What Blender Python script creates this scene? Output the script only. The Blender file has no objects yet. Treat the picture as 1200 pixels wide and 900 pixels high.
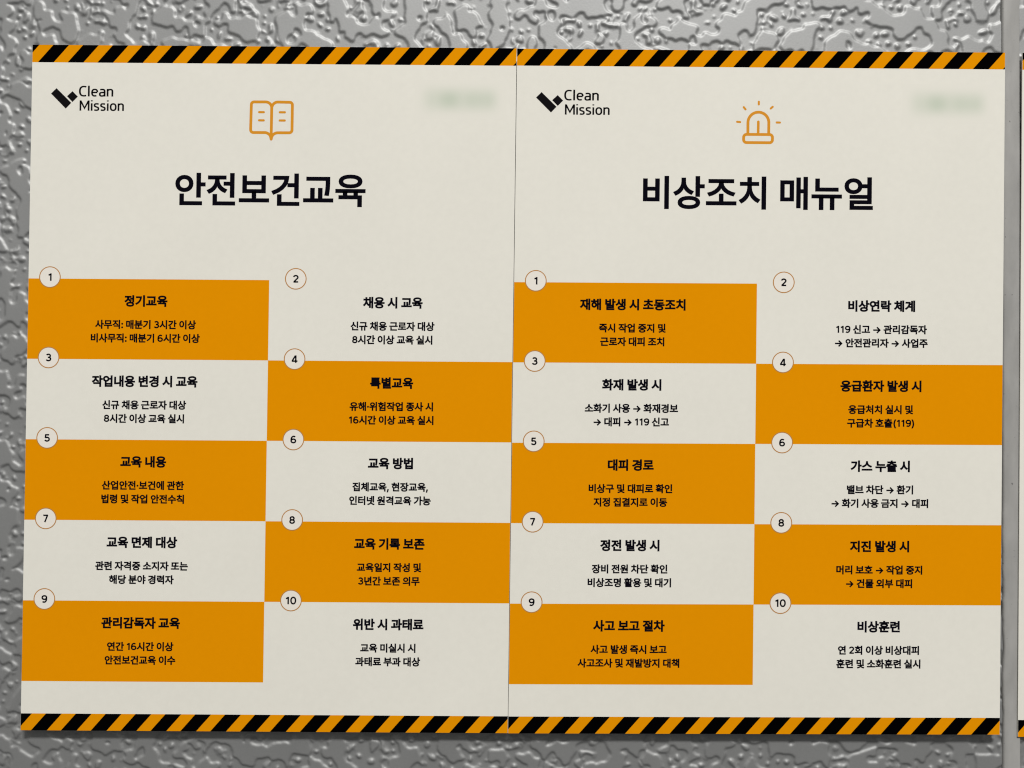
import bpy, math, json
import numpy as np

# ------------------------------------------------------------------ camera, light, exposure
scene = bpy.context.scene
COL = scene.collection

cam_data = bpy.data.cameras.new("camera")
cam_data.sensor_fit = 'HORIZONTAL'
cam_data.sensor_width = 36.0
cam_data.lens = 36.0 * 1000 / 1200
cam_data.clip_start = 0.01
cam_data.clip_end = 50.0
cam = bpy.data.objects.new("camera", cam_data)
cam.rotation_mode = 'XYZ'
cam.location = (0.000994, -0.528483, 0.001849)
cam.rotation_euler = (math.pi / 2 + 0.005236, -0.010676, 0.001474)
# same order as the fit: Rz(0.001474) @ Ry(-0.010676) @ Rx(90 deg + 0.005236)
COL.objects.link(cam)
scene.camera = cam

world = bpy.data.worlds.new("World")
scene.world = world
world.use_nodes = True
# the hall around: a pale lit ceiling above, darker floor below
def build_world():
    n, l = world.node_tree.nodes, world.node_tree.links
    bg = n["Background"]
    tc = n.new("ShaderNodeTexCoord")
    sep = n.new("ShaderNodeSeparateXYZ"); l.new(tc.outputs["Generated"], sep.inputs[0])
    mr = n.new("ShaderNodeMapRange"); mr.inputs["From Min"].default_value = -1; mr.inputs["From Max"].default_value = 1
    l.new(sep.outputs["Z"], mr.inputs["Value"])
    cr = n.new("ShaderNodeValToRGB"); cr.color_ramp.interpolation = 'EASE'
    e = cr.color_ramp.elements
    e[0].position, e[0].color = 0.32, (0.075, 0.075, 0.073, 1)
    e[1].position, e[1].color = 0.92, (0.72, 0.71, 0.69, 1)
    k = e.new(0.62); k.color = (0.24, 0.238, 0.232, 1)
    l.new(mr.outputs[0], cr.inputs["Fac"])
    l.new(cr.outputs["Color"], bg.inputs[0])
    bg.inputs[1].default_value = 1.0
build_world()

def lamp(name, loc, target, sx, sy, power, color):
    l = bpy.data.lights.new(name, 'AREA')
    l.shape = 'RECTANGLE'
    l.size, l.size_y = sx, sy
    l.energy = power
    l.color = color
    o = bpy.data.objects.new(name, l)
    o.location = loc
    from mathutils import Vector
    o.rotation_euler = (Vector(target) - Vector(loc)).to_track_quat('-Z', 'Y').to_euler()
    COL.objects.link(o)
    return o
lamp("ceiling_lamp", (1.0, -4.55, 5.46), (0, 0, 0), 1.7, 0.8, 535.0, (1.0, 0.985, 0.96))

scene.view_settings.view_transform = 'Standard'
scene.view_settings.look = 'None'
scene.view_settings.exposure = 0.0
scene.view_settings.gamma = 1.0
scene.view_settings.use_curve_mapping = False
scene.cycles.filter_width = 1.15

# ------------------------------------------------------------------ materials
def new_mat(name):
    m = bpy.data.materials.new(name)
    m.use_nodes = True
    return m, m.node_tree.nodes, m.node_tree.links, m.node_tree.nodes["Principled BSDF"]

def print_mat(name, rgb, rough=0.6, spec=0.25, var=0.03, scale=260.0):
    """flat ink or paper with a faint fibre / print mottling of its own"""
    m, n, l, b = new_mat(name)
    tc = n.new("ShaderNodeTexCoord")
    a = n.new("ShaderNodeTexNoise"); a.inputs["Scale"].default_value = scale; a.inputs["Detail"].default_value = 3
    c = n.new("ShaderNodeTexNoise"); c.inputs["Scale"].default_value = 14.0; c.inputs["Detail"].default_value = 2
    l.new(tc.outputs["Object"], a.inputs["Vector"]); l.new(tc.outputs["Object"], c.inputs["Vector"])
    ad = n.new("ShaderNodeMath"); ad.operation = 'ADD'
    l.new(a.outputs["Fac"], ad.inputs[0]); l.new(c.outputs["Fac"], ad.inputs[1])
    mr = n.new("ShaderNodeMapRange")
    mr.inputs["From Min"].default_value = 0.5; mr.inputs["From Max"].default_value = 1.5
    mr.inputs["To Min"].default_value = 1 - var; mr.inputs["To Max"].default_value = 1 + var
    l.new(ad.outputs[0], mr.inputs["Value"])
    mx = n.new("ShaderNodeVectorMath"); mx.operation = 'SCALE'
    mx.inputs[0].default_value = rgb
    l.new(mr.outputs["Result"], mx.inputs["Scale"])
    l.new(mx.outputs["Vector"], b.inputs["Base Color"])
    b.inputs["Roughness"].default_value = rough
    b.inputs["Specular IOR Level"].default_value = spec
    return m

M_PAPER = print_mat("cream_paper", (0.785, 0.764, 0.688), spec=0.1)
M_DISC = print_mat("badge_white", (0.82, 0.775, 0.70))
M_ORANGE = print_mat("orange_ink", (0.775, 0.282, 0.0008), spec=0.0, var=0.025)
M_LINE = print_mat("orange_line_ink", (0.68, 0.275, 0.012), spec=0.15, var=0.02)
M_RING = print_mat("badge_ring_ink", (0.47, 0.215, 0.05), spec=0.15, var=0.02)
M_BLACK = print_mat("black_ink", (0.0012, 0.0010, 0.0012), spec=0.0, rough=0.7)
M_TEXT = print_mat("text_ink", (0.004, 0.0035, 0.007), spec=0.0, rough=0.7)
M_LOGO = print_mat("logo_ink", (0.008, 0.007, 0.008), spec=0.0, rough=0.7)
M_CORE = print_mat("board_core", (0.70, 0.67, 0.60))

def smudge_mat():
    """blurred-out logo in soft green-grey: three soft blots melting into the paper"""
    m, n, l, b = new_mat("blurred_logo_print")
    tc = n.new("ShaderNodeTexCoord")
    sep = n.new("ShaderNodeSeparateXYZ")
    l.new(tc.outputs["Object"], sep.inputs[0])
    def fall(sock, centre, inner, outer):
        a = n.new("ShaderNodeMath"); a.operation = 'SUBTRACT'; a.inputs[1].default_value = centre / 1000
        l.new(sock, a.inputs[0])
        b2 = n.new("ShaderNodeMath"); b2.operation = 'ABSOLUTE'; l.new(a.outputs[0], b2.inputs[0])
        r = n.new("ShaderNodeMapRange"); r.interpolation_type = 'SMOOTHSTEP'
        r.inputs["From Min"].default_value = outer / 1000; r.inputs["From Max"].default_value = inner / 1000
        l.new(b2.outputs[0], r.inputs["Value"])
        return r.outputs[0]
    acc = None
    for cx, ix, ox, iz, oz, k in ((-0.5, 16, 27, 0.5, 11.5, .34), (-7, 0, 10, 0, 9.5, .27), (7.5, 0, 9, 0, 9, .14), (17, 0, 9, 0, 8.5, .12)):
        p = n.new("ShaderNodeMath"); p.operation = 'MULTIPLY'
        l.new(fall(sep.outputs["X"], cx, ix, ox), p.inputs[0]); l.new(fall(sep.outputs["Z"], 0, iz, oz), p.inputs[1])
        w = n.new("ShaderNodeMath"); w.operation = 'MULTIPLY'; w.inputs[1].default_value = k
        l.new(p.outputs[0], w.inputs[0])
        if acc is None:
            acc = w.outputs[0]
        else:
            ad = n.new("ShaderNodeMath"); ad.operation = 'ADD'; ad.use_clamp = True
            l.new(acc, ad.inputs[0]); l.new(w.outputs[0], ad.inputs[1]); acc = ad.outputs[0]
    mx = n.new("ShaderNodeMix"); mx.data_type = 'RGBA'
    l.new(acc, mx.inputs["Factor"])
    mx.inputs["A"].default_value = (0.785, 0.764, 0.688, 1)
    mx.inputs["B"].default_value = (0.44, 0.525, 0.40, 1)
    l.new(mx.outputs["Result"], b.inputs["Base Color"])
    b.inputs["Roughness"].default_value = 0.6
    b.inputs["Specular IOR Level"].default_value = 0.1
    return m
M_SMUDGE = smudge_mat()

def wall_mat():
    m, n, l, b = new_mat("embossed_grey_sheet")
    tc = n.new("ShaderNodeTexCoord")
    a = n.new("ShaderNodeTexNoise"); a.inputs["Scale"].default_value = 900; a.inputs["Detail"].default_value = 2
    c = n.new("ShaderNodeTexNoise"); c.inputs["Scale"].default_value = 18; c.inputs["Detail"].default_value = 4
    l.new(tc.outputs["Object"], a.inputs["Vector"]); l.new(tc.outputs["Object"], c.inputs["Vector"])
    mx = n.new("ShaderNodeMath"); mx.operation = 'MULTIPLY_ADD'; mx.inputs[1].default_value = 0.5
    l.new(a.outputs["Fac"], mx.inputs[0]); l.new(c.outputs["Fac"], mx.inputs[2])
    cr = n.new("ShaderNodeMapRange")
    cr.inputs["From Min"].default_value = 0.4; cr.inputs["From Max"].default_value = 1.1
    cr.inputs["To Min"].default_value = 0.92; cr.inputs["To Max"].default_value = 1.08
    l.new(mx.outputs[0], cr.inputs["Value"])
    s = n.new("ShaderNodeVectorMath"); s.operation = 'SCALE'; s.inputs[0].default_value = WALL_RGB
    l.new(cr.outputs["Result"], s.inputs["Scale"])
    l.new(s.outputs[0], b.inputs["Base Color"])
    b.inputs["Roughness"].default_value = 0.59
    b.inputs["Metallic"].default_value = 0.58
    b.inputs["Specular IOR Level"].default_value = 0.9
    bp = n.new("ShaderNodeBump"); bp.inputs["Strength"].default_value = 0.12; bp.inputs["Distance"].default_value = 0.0003
    l.new(a.outputs["Fac"], bp.inputs["Height"]); l.new(bp.outputs[0], b.inputs["Normal"])
    return m
WALL_RGB = (0.318, 0.321, 0.319)
M_WALL = wall_mat()

def strip_mat():
    m, n, l, b = new_mat("grey_joint_filler")
    tc = n.new("ShaderNodeTexCoord")
    mp = n.new("ShaderNodeMapping"); mp.inputs["Scale"].default_value = (1.0, 1.0, 0.35)
    l.new(tc.outputs["Object"], mp.inputs["Vector"])
    a = n.new("ShaderNodeTexNoise"); a.inputs["Scale"].default_value = 120; a.inputs["Detail"].default_value = 5
    l.new(mp.outputs[0], a.inputs["Vector"])
    r = n.new("ShaderNodeMapRange"); r.inputs["From Min"].default_value = 0.3; r.inputs["From Max"].default_value = 0.7
    r.inputs["To Min"].default_value = 0.88; r.inputs["To Max"].default_value = 1.10
    l.new(a.outputs["Fac"], r.inputs["Value"])
    # small dark specks of dirt
    v = n.new("ShaderNodeTexNoise"); v.inputs["Scale"].default_value = 420; v.inputs["Detail"].default_value = 1
    l.new(tc.outputs["Object"], v.inputs["Vector"])
    r2 = n.new("ShaderNodeMapRange"); r2.inputs["From Min"].default_value = 0.725; r2.inputs["From Max"].default_value = 0.78
    r2.inputs["To Min"].default_value = 1.0; r2.inputs["To Max"].default_value = 0.45
    l.new(v.outputs["Fac"], r2.inputs["Value"])
    mu = n.new("ShaderNodeMath"); mu.operation = 'MULTIPLY'
    l.new(r.outputs[0], mu.inputs[0]); l.new(r2.outputs[0], mu.inputs[1])
    s = n.new("ShaderNodeVectorMath"); s.operation = 'SCALE'; s.inputs[0].default_value = (0.350, 0.344, 0.330)
    l.new(mu.outputs[0], s.inputs["Scale"]); l.new(s.outputs[0], b.inputs["Base Color"])
    b.inputs["Roughness"].default_value = 0.5
    b.inputs["Specular IOR Level"].default_value = 0.4
    bp = n.new("ShaderNodeBump"); bp.inputs["Strength"].default_value = 0.25; bp.inputs["Distance"].default_value = 0.0005
    l.new(a.outputs["Fac"], bp.inputs["Height"]); l.new(bp.outputs[0], b.inputs["Normal"])
    return m
M_STRIP = strip_mat()

# ------------------------------------------------------------------ the wall: one sheet embossed with real relief
def band_noise(shape, pitch, lo, hi, rng, aniso=1.0):
    """smooth noise holding only wavelengths between lo and hi (metres)"""
    f = np.fft.rfft2(rng.standard_normal(shape))
    fy = np.fft.fftfreq(shape[0], pitch)[:, None] * aniso
    fx = np.fft.rfftfreq(shape[1], pitch)[None, :]
    k = np.sqrt(fx * fx + fy * fy) + 1e-9
    lk = np.log(k)
    c = 0.5 * (math.log(1 / lo) + math.log(1 / hi))
    w = 0.5 * (math.log(1 / lo) - math.log(1 / hi))
    g = np.fft.irfft2(f * np.exp(-0.5 * ((lk - c) / w) ** 2), s=shape)
    return g / g.std()

def blur(a, pitch, sigma):
    f = np.fft.rfft2(a)
    fy = np.fft.fftfreq(a.shape[0], pitch)[:, None]
    fx = np.fft.rfftfreq(a.shape[1], pitch)[None, :]
    return np.fft.irfft2(f * np.exp(-2 * (math.pi * sigma) ** 2 * (fx * fx + fy * fy)), s=a.shape)

def sstep(a, lo, hi):
    t = np.clip((a - lo) / (hi - lo), 0, 1)
    return t * t * (3 - 2 * t)

def relief(pitch, x0, x1, z0, z1, seed):
    """height of the embossing on a regular grid: flat islands, grains in the low ground, a few worm-like ridges"""
    nx, nz = int(round((x1 - x0) / pitch)) + 1, int(round((z1 - z0) / pitch)) + 1
    rng = np.random.default_rng(seed)
    sh = (nz, nx)
    big = band_noise(sh, pitch, 0.019, 0.046, rng)
    mid = band_noise(sh, pitch, 0.0072, 0.012, rng)
    fine = band_noise(sh, pitch, 0.0050, 0.0072, rng)
    patch = band_noise(sh, pitch, 0.018, 0.04, rng)
    plateau = big + 0.36 * mid + 0.13 * fine
    mask = sstep(plateau, 0.05, 0.11)                                     # large flat islands
    ground = 1 - sstep(plateau, -0.28, -0.08)
    dots = sstep(fine + 0.45 * mid + 0.40 * patch, 1.0, 1.30) * ground    # grains
    worms = (1 - sstep(np.abs(mid + 0.2 * fine), 0.12, 0.24)) * sstep(patch, 0.7, 1.0) * (1 - sstep(plateau, -0.45, -0.2))
    return 0.00088 * blur(mask, pitch, 0.00058) + 0.00105 * blur(np.maximum(dots, 0.9 * worms), pitch, 0.00066)

def relief_faces(pitch, x0, x1, z0, z1, seed, holes, fill):
    h = relief(pitch, x0, x1, z0, z1, seed)
    nz, nx = h.shape
    xs = x0 + pitch * np.arange(nx)
    zs = z1 - pitch * np.arange(nz)
    keep = np.ones((nz - 1, nx - 1), bool)
    ix = lambda x: min(nx - 1, int(round((x - x0) / pitch)))
    iz = lambda z: min(nz - 1, int(round((z1 - z) / pitch)))
    H = [(ix(a), ix(b), iz(c), iz(d)) for a, b, c, d in holes]
    for a, b, c, d in H:
        keep[c:d, a:b] = False
    jj, ii = np.nonzero(keep)
    q = np.stack([jj * nx + ii, (jj + 1) * nx + ii, (jj + 1) * nx + ii + 1, jj * nx + ii + 1], 1)
    V = np.empty((nz * nx, 3), np.float32)
    V[:, 0] = np.tile(xs, nz)
    V[:, 1] = -h.ravel()
    V[:, 2] = np.repeat(zs, nx)
    if fill:                                # behind the boards the sheet is one plain face
        q = np.concatenate([q, np.array([[c * nx + a, d * nx + a, d * nx + b, c * nx + b] for a, b, c, d in H])])
    used = np.unique(q)
    remap = np.zeros(nz * nx, np.int64); remap[used] = np.arange(len(used))
    return V[used], remap[q]

def build_wall():
    V1, q1 = relief_faces(0.00042, -0.42, 0.42, -0.32, 0.33, 11, [(-0.272, 0.283, 0.185, -0.185), (0.335, 0.42, 0.185, -0.185)], True)
    # the rest of the sheet, beyond the picture, meshed more coarsely
    V2, q2 = relief_faces(0.0012, -1.02, 1.02, -0.80, 0.81, 23, [(-0.42, 0.42, 0.33, -0.32)], False)
    V = np.concatenate([V1, V2]); q = np.concatenate([q1, q2 + len(V1)])
    me = bpy.data.meshes.new("wall")
    me.vertices.add(len(V)); me.vertices.foreach_set("co", V.ravel())
    me.loops.add(len(q) * 4); me.loops.foreach_set("vertex_index", q.ravel().astype(np.int32))
    me.polygons.add(len(q)); me.polygons.foreach_set("loop_start", np.arange(0, len(q) * 4, 4, dtype=np.int32))
    me.update(calc_edges=True)
    me.polygons.foreach_set("use_smooth", np.ones(len(q), bool))
    me.materials.append(M_WALL)
    o = bpy.data.objects.new("wall", me)
    COL.objects.link(o)
    o["kind"] = "structure"
    o["label"] = "grey wall sheet embossed with raised islands and grains"
build_wall()

# ------------------------------------------------------------------ the joint strip between the wall sheets
def build_strip():
    rs = np.random.default_rng(5)
    n = 640
    prof = [(-1.0, 0.0), (-0.97, 0.55), (-0.90, 0.85), (-0.78, 1.0), (-0.4, 1.04), (0, 1.05), (0.4, 1.04), (0.78, 1.0), (0.90, 0.85), (0.97, 0.55), (1.0, 0.0)]
    V = []; F = []
    wob = np.convolve(rs.standard_normal(n + 8), np.ones(5) / 5, 'same')
    wob2 = np.convolve(rs.standard_normal(n + 8), np.ones(7) / 7, 'same')
    for i in range(n + 1):
        z = -0.80 + 1.60 * i / n
        t = (z + 0.2229) / (0.4678)
        xl = 0.30465 + (0.30044 - 0.30465) * t
        xr = 0.31576 + (0.31175 - 0.31576) * t
        # the lower left edge is ragged, the rest is fairly clean
        rag = 0.0007 if -0.21 < z < -0.07 else 0.00012
        xl += wob[i] * rag; xr += wob2[i] * 0.0001
        c, hw = (xl + xr) / 2, (xr - xl) / 2
        for a, b in prof:
            V.append((c + a * hw, -0.0024 * b + (0 if b else 0.0004), z))
    k = len(prof)
    for i in range(n):
        for j in range(k - 1):
            F.append((i * k + j, i * k + j + 1, (i + 1) * k + j + 1, (i + 1) * k + j))
    me = bpy.data.meshes.new("joint_strip")
    me.from_pydata(V, [], F); me.update()
    me.polygons.foreach_set("use_smooth", [True] * len(F))
    me.materials.append(M_STRIP)
    o = bpy.data.objects.new("joint_strip", me)
    COL.objects.link(o)
    o["label"] = "smooth grey vertical joint strip between the embossed wall sheets"
    o["category"] = "joint strip"
build_strip()

# ------------------------------------------------------------------ lettering
GL = json.loads(r'''{":":[0.1878,[[[108,-4,95,-4,83,-4],[72,0,63,9,54,18],[50,28,50,41,50,54],[54,65,63,73,72,82],[83,87,95,87,108,87],[119,82,128,73,137,65],[141,54,141,41,141,28],[137,18,128,9,119,0]],[[108,271,95,271,83,271],[72,275,63,284,54,293],[50,304,50,316,50,329],[54,340,63,349,72,357],[83,362,95,362,108,362],[119,357,128,349,137,340],[141,329,141,316,141,304],[137,293,128,284,119,275]]]],",":[0.1878,[[[53,-119,38,-119,48,-56],[58,8,68,71,91,71],[114,71,137,71,119,8],[102,-56,84,-119,69,-119]]]],"(":[0.2731,[[[89,156,89,207,89,244],[93,283,101,324,108,364],[119,404,132,441,145,479],[160,511,177,539,196,539],[216,539,236,539,219,504],[204,467,191,428,178,389],[168,351,161,313,155,276],[151,240,151,207,151,176],[154,146,160,115,166,83],[176,51,188,16,201,-18],[217,-56,236,-96,216,-96],[196,-96,177,-96,148,-47],[126,3,111,55,97,106]]]],")":[0.2731,[[[57,-96,37,-96,57,-55],[73,-17,86,18,98,53],[107,85,113,116,119,147],[122,177,122,207,122,240],[118,276,112,313,105,351],[95,389,82,428,70,467],[55,504,37,539,57,539],[77,539,97,539,113,511],[128,479,142,441,155,404],[165,364,173,323,180,283],[184,244,184,207,184,156],[177,104,161,53,146,2],[125,-48,97,-96,77,-96]]]],"→":[0.6647,[[[448,74,374,0,361,13],[348,26,335,40,359,64],[383,87,407,111,416,120],[426,129,436,138,446,148],[457,157,468,166,480,176],[490,185,501,193,511,202],[521,209,530,216,527,212],[524,208,521,205,512,203],[503,201,493,200,484,198],[474,197,465,196,455,195],[446,194,436,194,320,194],[203,194,86,194,86,213],[86,232,86,251,203,251],[320,251,436,251,446,251],[455,250,465,249,474,248],[484,247,493,246,503,244],[512,243,521,241,524,237],[527,233,530,229,518,238],[505,249,490,261,476,273],[461,285,447,298,432,310],[419,322,407,334,383,358],[359,382,335,406,348,419],[361,432,374,445,448,371],[523,297,597,223,523,148]]]],"·":[0.196,[[[111,196,98,196,85,196],[75,201,66,210,57,219],[52,229,52,242,52,254],[57,265,66,274,75,283],[85,287,98,287,111,287],[122,283,130,274,139,265],[144,254,144,242,144,229],[139,219,130,210,122,201]]]]}''')
_cache = {}
_drawing = bpy.data.scenes.new("lettering")        # outlines are worked out in a scene of their own, removed again below
def mesh_of_curve(c):
    o = bpy.data.objects.new("outline", c)
    _drawing.collection.objects.link(o)
    vl = _drawing.view_layers[0]
    vl.update()
    me = bpy.data.meshes.new_from_object(o.evaluated_get(vl.depsgraph))
    v = np.array([x.co[:2] for x in me.vertices]).reshape(-1, 2)
    f = [tuple(p.vertices) for p in me.polygons]
    bpy.data.objects.remove(o); bpy.data.curves.remove(c); bpy.data.meshes.remove(me)
    return v, f

def embolden(v, f, w):
    """grow the outline outwards by w: a mitred rim is added round every boundary"""
    if w <= 0:
        return v, f
    key = {}; idx = np.empty(len(v), int); V = []
    for i, p in enumerate(v):
        k = (round(p[0], 5), round(p[1], 5))
        if k not in key:
            key[k] = len(V); V.append(p)
        idx[i] = key[k]
    F = []
    he = {}
    for q in f:
        q = [int(idx[i]) for i in q]
        a = sum(V[q[i]][0] * V[q[(i + 1) % len(q)]][1] - V[q[(i + 1) % len(q)]][0] * V[q[i]][1] for i in range(len(q)))
        if abs(a) < 1e-12 and len(q) > 2:
            continue
        if a < 0: q = q[::-1]
        F.append(tuple(q))
        for i in range(len(q)):
            he[(q[i], q[(i + 1) % len(q)])] = True
    edges = [e for e in he if (e[1], e[0]) not in he]
    nxt = {}; prv = {}
    for a, b in edges:
        nxt.setdefault(a, []).append(b); prv.setdefault(b, []).append(a)
    V = [np.array(p) for p in V]
    def nrm(a, b):
        d = V[b] - V[a]; d = d / (np.linalg.norm(d) + 1e-12)
        return np.array([d[1], -d[0]])
    off = {}
    for p in nxt:
        n2 = nrm(p, nxt[p][0]); n1 = nrm(prv[p][0], p) if p in prv else n2
        m = n1 + n2; L = np.linalg.norm(m)
        m = m / L if L > 1e-6 else n2
        k = min(1.6, 1 / max(0.3, float(np.dot(m, n2))))
        off[p] = len(V); V.append(V[p] + m * w * k)
    for a, b in edges:
        if a in off and b in off:
            F.append((a, off[a], off[b], b))
    return np.array(V), F

LAT = 1.40          # latin outlines are stored small; this brings them to the size of the Korean letters
def glyph(ch, weight):
    """outline of one letter at em 1 -> (advance, vertices, faces)"""
    key = (ch, weight)
    if key in _cache:
        return _cache[key]
    if ch == ' ':
        r = (0.235, np.zeros((0, 2)), [])
    elif ch == 'l':
        r = (0.235, np.array([[.085, 0], [.155, 0], [.155, .77], [.085, .77]]), [(0, 1, 2, 3)])
    elif ch in DIGIT:
        adv, st = DIGIT[ch]
        w = 0.115 + 2.3 * weight
        sh = []
        for p in st:
            closed = p[0] == p[-1] or (abs(p[0][0] - p[-1][0]) < 1e-6 and abs(p[0][1] - p[-1][1]) < 1e-6)
            q = [(a * 1.27, b) for a, b in (p[:-1] if closed else p)]
            sh.append(stroke(q, w, closed=closed, cap=False))
        v, f = merge(sh)
        r = (adv * 1.27 * 0.755, v * 0.755, f)
        _cache[key] = r
        return r
    elif ch in GL:
        adv, sp = GL[ch]
        c = bpy.data.curves.new("outline", 'CURVE')
        c.dimensions = '2D'; c.fill_mode = 'BOTH'; c.resolution_u = 6
        for s in sp:
            b = c.splines.new('BEZIER'); b.use_cyclic_u = True
            b.bezier_points.add(len(s) - 1)
            for p, q in zip(b.bezier_points, s):
                p.handle_left_type = p.handle_right_type = 'FREE'
                k = LAT / 1000
                p.handle_left = (q[0] * k, q[1] * k, 0); p.co = (q[2] * k, q[3] * k, 0); p.handle_right = (q[4] * k, q[5] * k, 0)
        v, f = mesh_of_curve(c)
        r = (adv * LAT, v, f)
    else:
        c = bpy.data.curves.new("outline", 'FONT')
        c.body = ch; c.size = 1.0; c.resolution_u = 5
        v, f = mesh_of_curve(c)
        r = (0.92, v, f)
    if len(r[1]):
        v, f = embolden(r[1], r[2], weight)
        r = (r[0], v, f)
    _cache[key] = r
    return r

def line_shape(text, em, weight, uc, vbase, anchor='C', sx=1.0, track=0.0):
    """text in poster millimetres (u right, v down)"""
    x = 0.0; V = []; F = []; n = 0
    lo, hi = 1e9, -1e9
    for ch in text:
        a, v, f = glyph(ch, weight)
        if len(v):
            p = v.copy(); p[:, 0] += x
            lo = min(lo, p[:, 0].min()); hi = max(hi, p[:, 0].max())
            V.append(p); F += [tuple(i + n for i in q) for q in f]; n += len(v)
        x += a + track
    P = np.concatenate(V)
    o = (lo + hi) / 2 if anchor == 'C' else lo
    return np.stack([uc + (P[:, 0] - o) * em * sx, vbase - P[:, 1] * em], 1), F

def merge(shapes):
    V = []; F = []; n = 0
    for v, f in shapes:
        V.append(np.asarray(v, float)); F += [tuple(i + n for i in q) for q in f]; n += len(v)
    return np.concatenate(V), F

# ------------------------------------------------------------------ flat printed shapes in poster millimetres
def rect(u0, v0, u1, v1):
    return np.array([[u0, v0], [u1, v0], [u1, v1], [u0, v1]], float), [(0, 1, 2, 3)]

def poly(pts):
    return np.array(pts, float), [tuple(range(len(pts)))]

def disc(u, v, r, n=48):
    t = np.linspace(0, 2 * math.pi, n, endpoint=False)
    return np.stack([u + r * np.cos(t), v + r * np.sin(t)], 1), [tuple(range(n))]

def annulus(u, v, r0, r1, n=64):
    t = np.linspace(0, 2 * math.pi, n, endpoint=False)
    c = np.stack([np.cos(t), np.sin(t)], 1)
    V = np.concatenate([c * r0, c * r1]) + (u, v)
    return V, [(i, (i + 1) % n, n + (i + 1) % n, n + i) for i in range(n)]

def stroke(pts, w, closed=False, cap=True):
    """a pen line of width w through pts, as one union-free strip with round caps"""
    P = np.array(pts, float); n = len(P)
    V = []; F = []
    for i in range(n):
        a = P[i - 1] if (i > 0 or closed) else P[i]
        b = P[(i + 1) % n] if (i < n - 1 or closed) else P[i]
        d1 = P[i] - a; d2 = b - P[i]
        d1 = d1 / (np.linalg.norm(d1) + 1e-12); d2 = d2 / (np.linalg.norm(d2) + 1e-12)
        if not closed and i == 0: d1 = d2
        if not closed and i == n - 1: d2 = d1
        t = d1 + d2; t /= np.linalg.norm(t) + 1e-12
        nn = np.array([-t[1], t[0]]); k = 1 / max(0.5, abs(np.dot(nn, np.array([-d1[1], d1[0]]))))
        V += [P[i] + nn * w / 2 * k, P[i] - nn * w / 2 * k]
    m = n if closed else n - 1
    for i in range(m):
        j = (i + 1) % n
        F.append((2 * i, 2 * i + 1, 2 * j + 1, 2 * j))
    if cap and not closed:
        for e, s in ((0, 1), (n - 1, -1)):
            d = P[e] - P[e + s]; a0 = math.atan2(d[1], d[0]) - math.pi / 2
            arc = [P[e] + w / 2 * np.array([math.cos(a0 + math.pi * q / 8), math.sin(a0 + math.pi * q / 8)]) for q in range(9)]
            b = len(V); V += arc; F.append(tuple(range(b, b + 9)))
    return np.array(V), F

def arc(cx, cy, r, a0, a1, n=10):
    return [(cx + r * math.cos(math.radians(a0 + (a1 - a0) * i / n)), cy + r * math.sin(math.radians(a0 + (a1 - a0) * i / n))) for i in range(n + 1)]

YF = -0.0065            # front face of the boards
YB = -0.0053            # back face
LAYER = 0.000012
W, H = 297.0, 420.0

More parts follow.
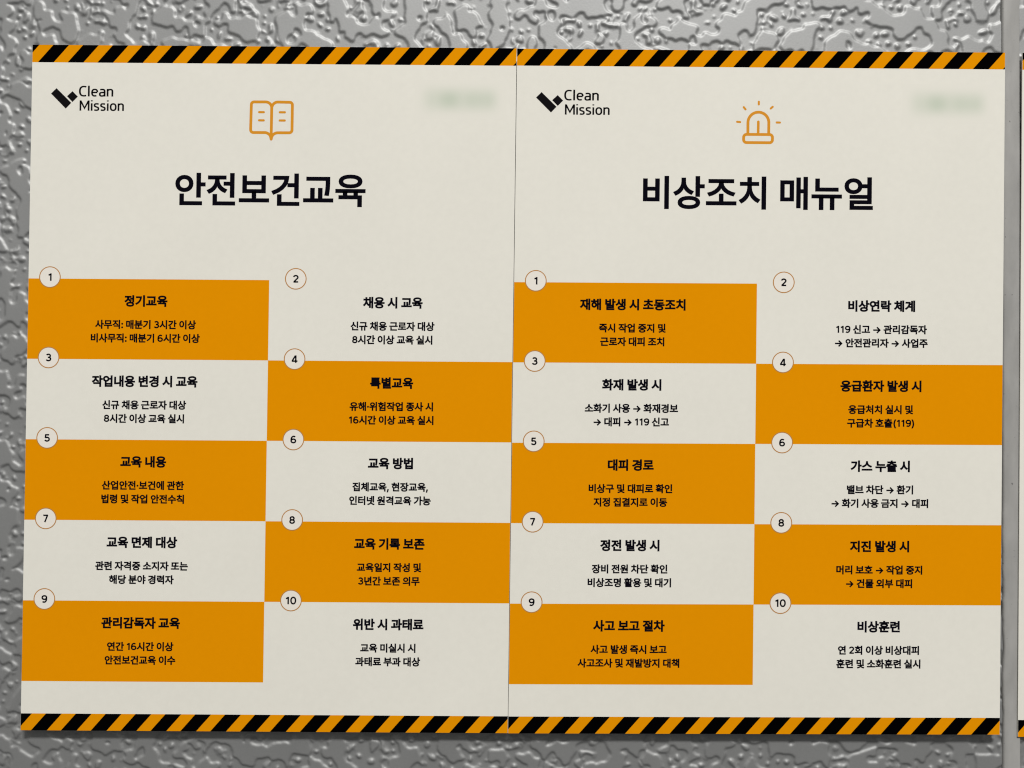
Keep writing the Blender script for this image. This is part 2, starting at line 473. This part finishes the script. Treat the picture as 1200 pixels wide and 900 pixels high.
class Poster:
    def __init__(self, name, label, coef, yf=YF, yb=YB):
        self.yf, self.yb = yf, yb
        self.c = np.array(coef)
        self.base = self.xz(np.array([[W / 2, H]]))[0]
        e = bpy.data.objects.new(name, None)
        e.empty_display_size = 0.05
        e.location = (self.base[0], self.yb, self.base[1])
        e["label"] = label; e["category"] = "poster"; e["group"] = "safety posters side by side on the wall"
        COL.objects.link(e)
        self.root = e
    def xz(self, uv):
        s, t = uv[:, 0] / W, uv[:, 1] / H
        return np.stack([np.ones_like(s), s, t, s * t], 1) @ self.c
    def link(self, name, me, parent, loc=None):
        o = bpy.data.objects.new(name, me)
        COL.objects.link(o)
        o.parent = parent or self.root
        return o
    def flat(self, name, shapes, layer, parent=None, label=None, pivot=None):
        """shapes: list of ((verts, faces), material); one printed sheet `layer` steps in front of the board"""
        V = []; F = []; MI = []; mats = []
        n = 0
        for (v, f), m in shapes:
            if m not in mats: mats.append(m)
            k = mats.index(m)
            p = self.xz(np.asarray(v, float))
            for q in f:
                # all faces look out of the wall (towards -y)
                a = sum(p[q[i]][0] * p[q[(i + 1) % len(q)]][1] - p[q[(i + 1) % len(q)]][0] * p[q[i]][1] for i in range(len(q)))
                g = tuple(i + n for i in q)
                F.append(g if a > 0 else g[::-1]); MI.append(k)
            V.append(p); n += len(p)
        P = np.concatenate(V)
        # the object's origin sits in its own middle
        mid = P.mean(0) if pivot is None else self.xz(np.array([pivot], float))[0]
        wy = self.yf - layer * LAYER
        me = bpy.data.meshes.new(name)
        me.from_pydata([(a - mid[0], 0.0, b - mid[1]) for a, b in P], [], F)
        me.update()
        for m in mats: me.materials.append(m)
        me.polygons.foreach_set("material_index", MI)
        o = bpy.data.objects.new(name, me)
        COL.objects.link(o)
        par = parent or self.root
        o.parent = par
        pw = par["_w"] if "_w" in par else list(par.location)
        o.location = (mid[0] - pw[0], wy - pw[1], mid[1] - pw[2])
        o["_w"] = [float(mid[0]), float(wy), float(mid[1])]
        if label: o["label"] = label
        return o
    def board(self):
        p = self.xz(np.array([[0, 0], [W, 0], [W, H], [0, H]]))
        r = self.root.location
        e = 0.00009
        V = []
        c = p.mean(0)
        for y, ins in ((self.yb, 0), (self.yf + e, 0), (self.yf, e)):
            for q in p:
                d = np.sign(c - q)
                V.append((q[0] + d[0] * ins - r[0], y - r[1], q[1] + d[1] * ins - r[2]))
        F = [(0, 1, 2, 3)]
        for k in (0, 4):
            for i in range(4):
                j = (i + 1) % 4
                F.append((k + i, k + 4 + i, k + 4 + j, k + j))
        F.append((11, 10, 9, 8))
        me = bpy.data.meshes.new("board"); me.from_pydata(V, [], F)
        me.materials.append(M_CORE); me.materials.append(M_PAPER)
        for i, pl in enumerate(me.polygons):
            pl.material_index = 1 if i >= 5 else 0
        me.update()
        o = bpy.data.objects.new("board", me); COL.objects.link(o); o.parent = self.root
    def hazard(self, v0, v1, phase, umax=W):
        """slanted black and orange warning stripes, clipped to the band"""
        hgt = v1 - v0; slope = 0.87 * hgt; per = 18.22; e = 0.1
        sh = []
        k = -2
        while True:
            r = phase + k * per
            l = r - per * 0.53
            k += 1
            if l - slope > umax: break
            q = clip_poly([(l, v0), (r, v0), (r - slope, v1), (l - slope, v1)], e, umax - e)
            if len(q) >= 3:
                sh.append((poly(q), M_BLACK))
        sh2 = []
        k = -3
        while True:
            l = phase + k * per
            r = l + per * 0.47
            k += 1
            if l - slope > umax: break
            q = clip_poly([(l, v0), (r, v0), (r - slope, v1), (l - slope, v1)], e, umax - e)
            if len(q) >= 3:
                sh2.append((poly(q), M_ORANGE))
        return self.flat("hazard_band", sh2 + sh, 1)
    def badge(self, num, u, v):
        b = self.flat("number_badge", [(annulus(u, v, 6.03, 6.60), M_RING)], 3, pivot=(u, v))
        self.flat("badge_disc", [(disc(u, v, 6.03), M_DISC)], 3, parent=b, pivot=(u, v))
        em = 6.1
        s = line_shape(str(num), em, 0.038, u, v + 0.378 * em, track=0.0)
        self.flat("numeral", [(s, M_TEXT)], 4, parent=b)

def clip_poly(pts, lo, hi):
    for side, lim in ((1, lo), (-1, hi)):
        out = []
        for i in range(len(pts)):
            a, b = pts[i], pts[(i + 1) % len(pts)]
            ia, ib = side * (a[0] - lim) >= 0, side * (b[0] - lim) >= 0
            if ia: out.append(a)
            if ia != ib:
                t = (lim - a[0]) / (b[0] - a[0])
                out.append((lim, a[1] + t * (b[1] - a[1])))
        pts = out
        if not pts: break
    return pts

ROW0, DROW, COLU = 143.6, 49.27, 147.5
MM = W / 569.0                      # one photo pixel in millimetres

XH = 0.73      # x-height of the logo lettering, cap height 1
def ell(cx, cy, rx, ry, a0, a1, n=14, p=2.5):
    """squarish bow; angles anticlockwise from the right, y up"""
    out = []
    for i in range(n + 1):
        t = math.radians(a0 + (a1 - a0) * i / n)
        c, s = math.cos(t), math.sin(t)
        out.append((cx + rx * math.copysign(abs(c) ** (2 / p), c), cy + ry * math.copysign(abs(s) ** (2 / p), s)))
    return out
DIGIT = {   # skeletons of the grotesque numerals, cap height 1
    '0': (0.68, [ell(0.34, 0.5, 0.235, 0.425, 0, 360, 32, 2.2)]),
    '1': (0.50, [[(0.315, 0.0), (0.315, 1.0)], [(0.315, 0.90), (0.08, 0.745)]]),
    '2': (0.64, [ell(0.315, 0.70, 0.215, 0.225, 172, -30, 14, 2.1) + [(0.13, 0.10)], [(0.08, 0.085), (0.575, 0.085)]]),
    '3': (0.65, [ell(0.31, 0.715, 0.195, 0.205, 155, -90, 16, 2.1) + [(0.25, 0.51)], [(0.25, 0.515)] + ell(0.315, 0.295, 0.225, 0.22, 90, -162, 18, 2.1)]),
    '4': (0.68, [[(0.425, 0.96), (0.10, 0.275)], [(0.04, 0.235), (0.645, 0.235)], [(0.465, 0.0), (0.465, 1.0)]]),
    '5': (0.65, [[(0.54, 0.91), (0.155, 0.91)], [(0.175, 0.98), (0.145, 0.49)], ell(0.315, 0.325, 0.225, 0.245, 140, -158, 20, 2.1)]),
    '6': (0.67, [ell(0.335, 0.315, 0.225, 0.235, 0, 360, 28, 2.1), [(0.11, 0.32)] + ell(0.36, 0.47, 0.25, 0.45, 180, 52, 14, 2.1)]),
    '7': (0.60, [[(0.05, 0.91), (0.55, 0.91)], [(0.50, 0.93), (0.215, 0.0)]]),
    '8': (0.66, [ell(0.33, 0.715, 0.19, 0.20, 0, 360, 28, 2.1), ell(0.33, 0.295, 0.22, 0.215, 0, 360, 28, 2.1)]),
    '9': (0.67, [ell(0.335, 0.685, 0.225, 0.235, 0, 360, 28, 2.1), [(0.56, 0.68)] + ell(0.31, 0.53, 0.25, 0.45, 0, -128, 14, 2.1)]),
}
PEN = {   # advance, strokes (x right, y up)
    'C': (0.70, [ell(0.45, 0.5, 0.33, 0.445, 62, 298, 20) ]),
    'l': (0.28, [[(0.14, 0.0), (0.14, 1.03)]]),
    'e': (0.64, [[(0.12, 0.385), (0.545, 0.385)] , ell(0.335, XH / 2, 0.215, 0.31, 5, 305, 22)]),
    'a': (0.61, [[(0.13, 0.655)] + [(0.25, 0.675)] + ell(0.30, 0.50, 0.19, 0.175, 90, 0, 8) + [(0.49, 0.0)], [(0.49, 0.40)] + ell(0.27, 0.215, 0.165, 0.165, 90, 270, 14) + [(0.36, 0.06), (0.49, 0.15)]]),
    'n': (0.63, [[(0.12, 0.0), (0.12, XH)], [(0.12, 0.56), (0.22, 0.65)] + ell(0.32, 0.49, 0.185, 0.185, 90, 0, 8) + [(0.505, 0.0)]]),
    'M': (0.93, [[(0.12, 0.0), (0.12, 1.0)], [(0.13, 0.97), (0.465, 0.25), (0.80, 0.97)], [(0.81, 1.0), (0.81, 0.0)]]),
    'i': (0.27, [[(0.135, 0.0), (0.135, XH)], [(0.135, 0.905), (0.135, 1.02)]]),
    's': (0.54, [[(0.45, 0.655), (0.30, 0.675)] + ell(0.255, 0.53, 0.15, 0.145, 90, 210, 8) + [(0.26, 0.37)] + ell(0.265, 0.205, 0.17, 0.15, 50, -90, 10) + [(0.22, 0.055), (0.09, 0.075)]]),
    'o': (0.65, [ell(0.325, XH / 2, 0.215, 0.31, 0, 360, 30)]),
}
def pen_word(word, at, cap, width):
    x = 0; sh = []
    for ch in word:
        adv, st = PEN[ch]
        for p in st:
            closed = ch == 'o'
            q = [(x + a, -b) for a, b in (p[:-1] if closed else p)]
            sh.append(stroke(q, 0.148, closed=closed, cap=False))
        x += adv
    V, F = merge(sh)
    lo, hi = V[:, 0].min(), V[:, 0].max()
    return np.stack([at[0] + (V[:, 0] - lo) * width / (hi - lo), at[1] + V[:, 1] * cap], 1), F

def logo(P):
    z = lambda x, y: ((x - 37.2) * MM, (y - 52.3) * 0.5229)
    bar = poly([z(66.4, 103.2), z(84.0, 120.4), z(77.6, 127.2), z(60.0, 109.6)])
    dia = poly([z(85.2, 106.6), z(91.6, 113.0), z(85.4, 119.4), z(78.8, 112.6)])
    P.flat("logo_mark", [(bar, M_LOGO), (dia, M_LOGO)], 1)
    P.flat("logo_text", [(pen_word("Clean", z(92.8, 112.7), 12.3 * 0.5229, 40.4 * MM), M_LOGO),
                         (pen_word("Mission", z(93.8, 129.5), 12.1 * 0.5229, 52.2 * MM), M_LOGO)], 1)

def book(P):
    q = lambda X, Y: ((280 + X / 12.86 - 37.0) * MM, (105 + Y / 12.86 - 53.9) * 0.5229)
    w = 3.4 * MM
    left = [(505, 250)] + arc(415, 275, 92, -15, -90, 10) + arc(238, 224, 40, -90, -180, 6) + arc(235, 605, 42, 180, 90, 6) + [(400, 646)] + arc(405, 746, 100, -90, -25, 8) + [(505, 745)]
    right = [(505, 250)] + arc(600, 275, 92, -165, -90, 10) + arc(778, 226, 40, -90, 0, 6) + arc(776, 605, 42, 0, 90, 6) + [(612, 648)] + arc(605, 748, 100, -90, -155, 8) + [(505, 745)]
    sh = []
    for path in (left, right):
        sh.append((stroke([q(*p) for p in path], w), M_LINE))
    sh2 = [(stroke([q(507, 250), q(505, 690)], w), M_LINE), (poly([q(474, 655), q(536, 655), q(516, 742), q(505, 755), q(494, 742)]), M_LINE)]
    for x0, x1 in ((318, 388), (630, 706)):
        for y in (338, 462):
            sh2.append((stroke([q(x0, y), q(x1, y)], 2.6 * MM), M_LINE))
    return P, sh, sh2

def layered(P, name, groups):
    """line drawing whose crossing strokes lie on their own hair-thin sheets"""
    V = []; F = []; n = 0
    wy = P.yf - LAYER
    allp = []
    for gi, g in enumerate(groups):
        for (v, f), m in g:
            p = P.xz(np.asarray(v, float))
            for q in f:
                a = sum(p[q[i]][0] * p[q[(i + 1) % len(q)]][1] - p[q[(i + 1) % len(q)]][0] * p[q[i]][1] for i in range(len(q)))
                t = tuple(i + n for i in q)
                F.append(t if a > 0 else t[::-1])
            V += [(a, -gi * 0.000006, b) for a, b in p]; n += len(p)
            allp.append(p)
    mid = np.concatenate(allp).mean(0)
    me = bpy.data.meshes.new(name)
    me.from_pydata([(a - mid[0], y, b - mid[1]) for a, y, b in V], [], F)
    me.materials.append(M_LINE); me.update()
    o = bpy.data.objects.new(name, me); COL.objects.link(o); o.parent = P.root
    r = P.root.location
    o.location = (mid[0] - r[0], wy - r[1], mid[1] - r[2])

def siren(P):
    q = lambda X, Y: ((850 + X / 12.86 - 605.2) * W / 572.2, (110 + Y / 12.86 - 59.6) * 0.5229)
    k = W / 572.2
    w = 3.4 * k
    base = arc(326, 668, 44, 180, 270, 6) + arc(672, 668, 44, -90, 0, 6) + arc(672, 704, 44, 0, 90, 6) + arc(326, 704, 44, 90, 180, 6)
    dome = [(345, 612)] + arc(502, 443, 157, 180, 360, 24) + [(659, 612)]
    g1 = [(stroke([q(*p) for p in base], w, closed=True), M_LINE)]
    g2 = [(stroke([q(*p) for p in dome], w, cap=False), M_LINE)]
    g2.append((stroke([q(501, 432), q(500, 612)], 3.1 * k), M_LINE))
    for a, b in (((505, 128), (505, 168)), ((279, 212), (306, 245)), ((714, 203), (686, 229)), ((182, 434), (226, 438)), ((778, 440), (826, 441))):
        g2.append((stroke([q(*a), q(*b)], 2.5 * k), M_LINE))
    layered(P, "siren_icon", [g1, g2])

def grid(P, cells):
    for i in range(5):
        v0 = ROW0 + DROW * i
        for cidx in range(2):
            orange = (i % 2 == 0) == (cidx == 0)
            u0, u1 = (0.1, COLU) if cidx == 0 else (COLU, W - 0.1)
            if orange:
                P.flat("colour_block", [(rect(u0, v0, u1, v0 + DROW), M_ORANGE)], 1)
            uc = 72.2 if cidx == 0 else 223.3
            head, l1, l2 = cells[i * 2 + cidx]
            eh, eb = 7.2, 5.72
            P.flat("heading_text", [(line_shape(head, eh, 0.044, uc, v0 + 13.3 + 0.385 * eh, track=0.0), M_TEXT)], 2)
            P.flat("body_text", [(line_shape(l1, eb, 0.040, uc, v0 + 27.75 + 0.385 * eb), M_TEXT),
                                 (line_shape(l2, eb, 0.040, uc, v0 + 36.1 + 0.385 * eb), M_TEXT)], 2)
            P.badge(i * 2 + cidx + 1, 13.2 if cidx == 0 else COLU + 16.25, v0 - 0.9)

def smudge(P, uc, vc):
    P.flat("blurred_logo", [(rect(uc - 28, vc - 12, uc + 28, vc + 12), M_SMUDGE)], 0.35, pivot=(uc, vc))  # logo blurred beyond reading, drawn as a soft tinted patch

C_LEFT = [[-0.296192, 0.209612], [0.297039, 0.000773], [-0.001622, -0.41972], [0.000578, 0.000764]]
C_RIGHT = [[0.001155, 0.210157], [0.298947, 0.000602], [-0.00109, -0.41883], [0.00095, 0.001966]]
C_THIRD = [[0.31240, 0.21192], [0.298, 0.0016], [0.00040, -0.42046], [0.0005, 0.0008]]

A = Poster("safety_poster", "poster with an orange open-book icon and ten checkered safety-training boxes, leftmost on the embossed wall", C_LEFT)
A.board()
A.hazard(0, 10.75, 4.3)
A.hazard(409.7, H, 6.8)
logo(A)
_, g1, g2 = book(A)
layered(A, "book_icon", [[g1[0]], [g1[1]], g2[:1] + g2[2:], g2[1:2]])
A.flat("title_text", [(line_shape("안전보건교육", 21.4, 0.025, (317.3 - 35.0) * MM, (222.3 - 54.2) * 0.5229 + 0.385 * 21.6), M_TEXT)], 1)
smudge(A, (540.5 - 36.2) * MM, (117.5 - 56.5) * 0.5229)
grid(A, [
    ("정기교육", "사무직: 매분기 3시간 이상", "비사무직: 매분기 6시간 이상"),
    ("채용 시 교육", "신규 채용 근로자 대상", "8시간 이상 교육 실시"),
    ("작업내용 변경 시 교육", "신규 채용 근로자 대상", "8시간 이상 교육 실시"),
    ("특별교육", "유해·위험작업 종사 시", "16시간 이상 교육 실시"),
    ("교육 내용", "산업안전·보건에 관한", "법령 및 작업 안전수칙"),
    ("교육 방법", "집체교육, 현장교육,", "인터넷 원격교육 가능"),
    ("교육 면제 대상", "관련 자격증 소지자 또는", "해당 분야 경력자"),
    ("교육 기록 보존", "교육일지 작성 및", "3년간 보존 의무"),
    ("관리감독자 교육", "연간 16시간 이상", "안전보건교육 이수"),
    ("위반 시 과태료", "교육 미실시 시", "과태료 부과 대상"),
])

B = Poster("safety_poster", "poster with an orange flashing-siren icon and ten checkered emergency boxes, beside the grey joint strip", C_RIGHT)
B.board()
B.hazard(0, 10.4, 4.5)
B.hazard(409.7, H, 6.8)
logo(B)
siren(B)
B.flat("title_text", [(line_shape("비상조치 매뉴얼", 21.4, 0.025, (888.5 - 604.2) * W / 572.4, (226.8 - 59.4) * 0.5229 + 0.385 * 21.6), M_TEXT)], 1)
smudge(B, (1111.5 - 605.3) * W / 572.2, (122 - 61) * 0.5229)
grid(B, [
    ("재해 발생 시 초동조치", "즉시 작업 중지 및", "근로자 대피 조치"),
    ("비상연락 체계", "119 신고 → 관리감독자", "→ 안전관리자 → 사업주"),
    ("화재 발생 시", "소화기 사용 → 화재경보", "→ 대피 → 119 신고"),
    ("응급환자 발생 시", "응급처치 실시 및", "구급차 호출(119)"),
    ("대피 경로", "비상구 및 대피로 확인", "지정 집결지로 이동"),
    ("가스 누출 시", "밸브 차단 → 환기", "→ 화기 사용 금지 → 대피"),
    ("정전 발생 시", "장비 전원 차단 확인", "비상조명 활용 및 대기"),
    ("지진 발생 시", "머리 보호 → 작업 중지", "→ 건물 외부 대피"),
    ("사고 보고 절차", "사고 발생 즉시 보고", "사고조사 및 재발방지 대책"),
    ("비상훈련", "연 2회 이상 비상대피", "훈련 및 소화훈련 실시"),
])

T = Poster("safety_poster", "poster cut off by the right picture edge, right of the grey joint strip", C_THIRD, -0.0034, -0.0027)
T.board()
T.hazard(0, 10.4, 4.5)
T.hazard(409.7, H, 6.8)

bpy.data.scenes.remove(_drawing)
for o in scene.objects:
    if "_w" in o: del o["_w"]
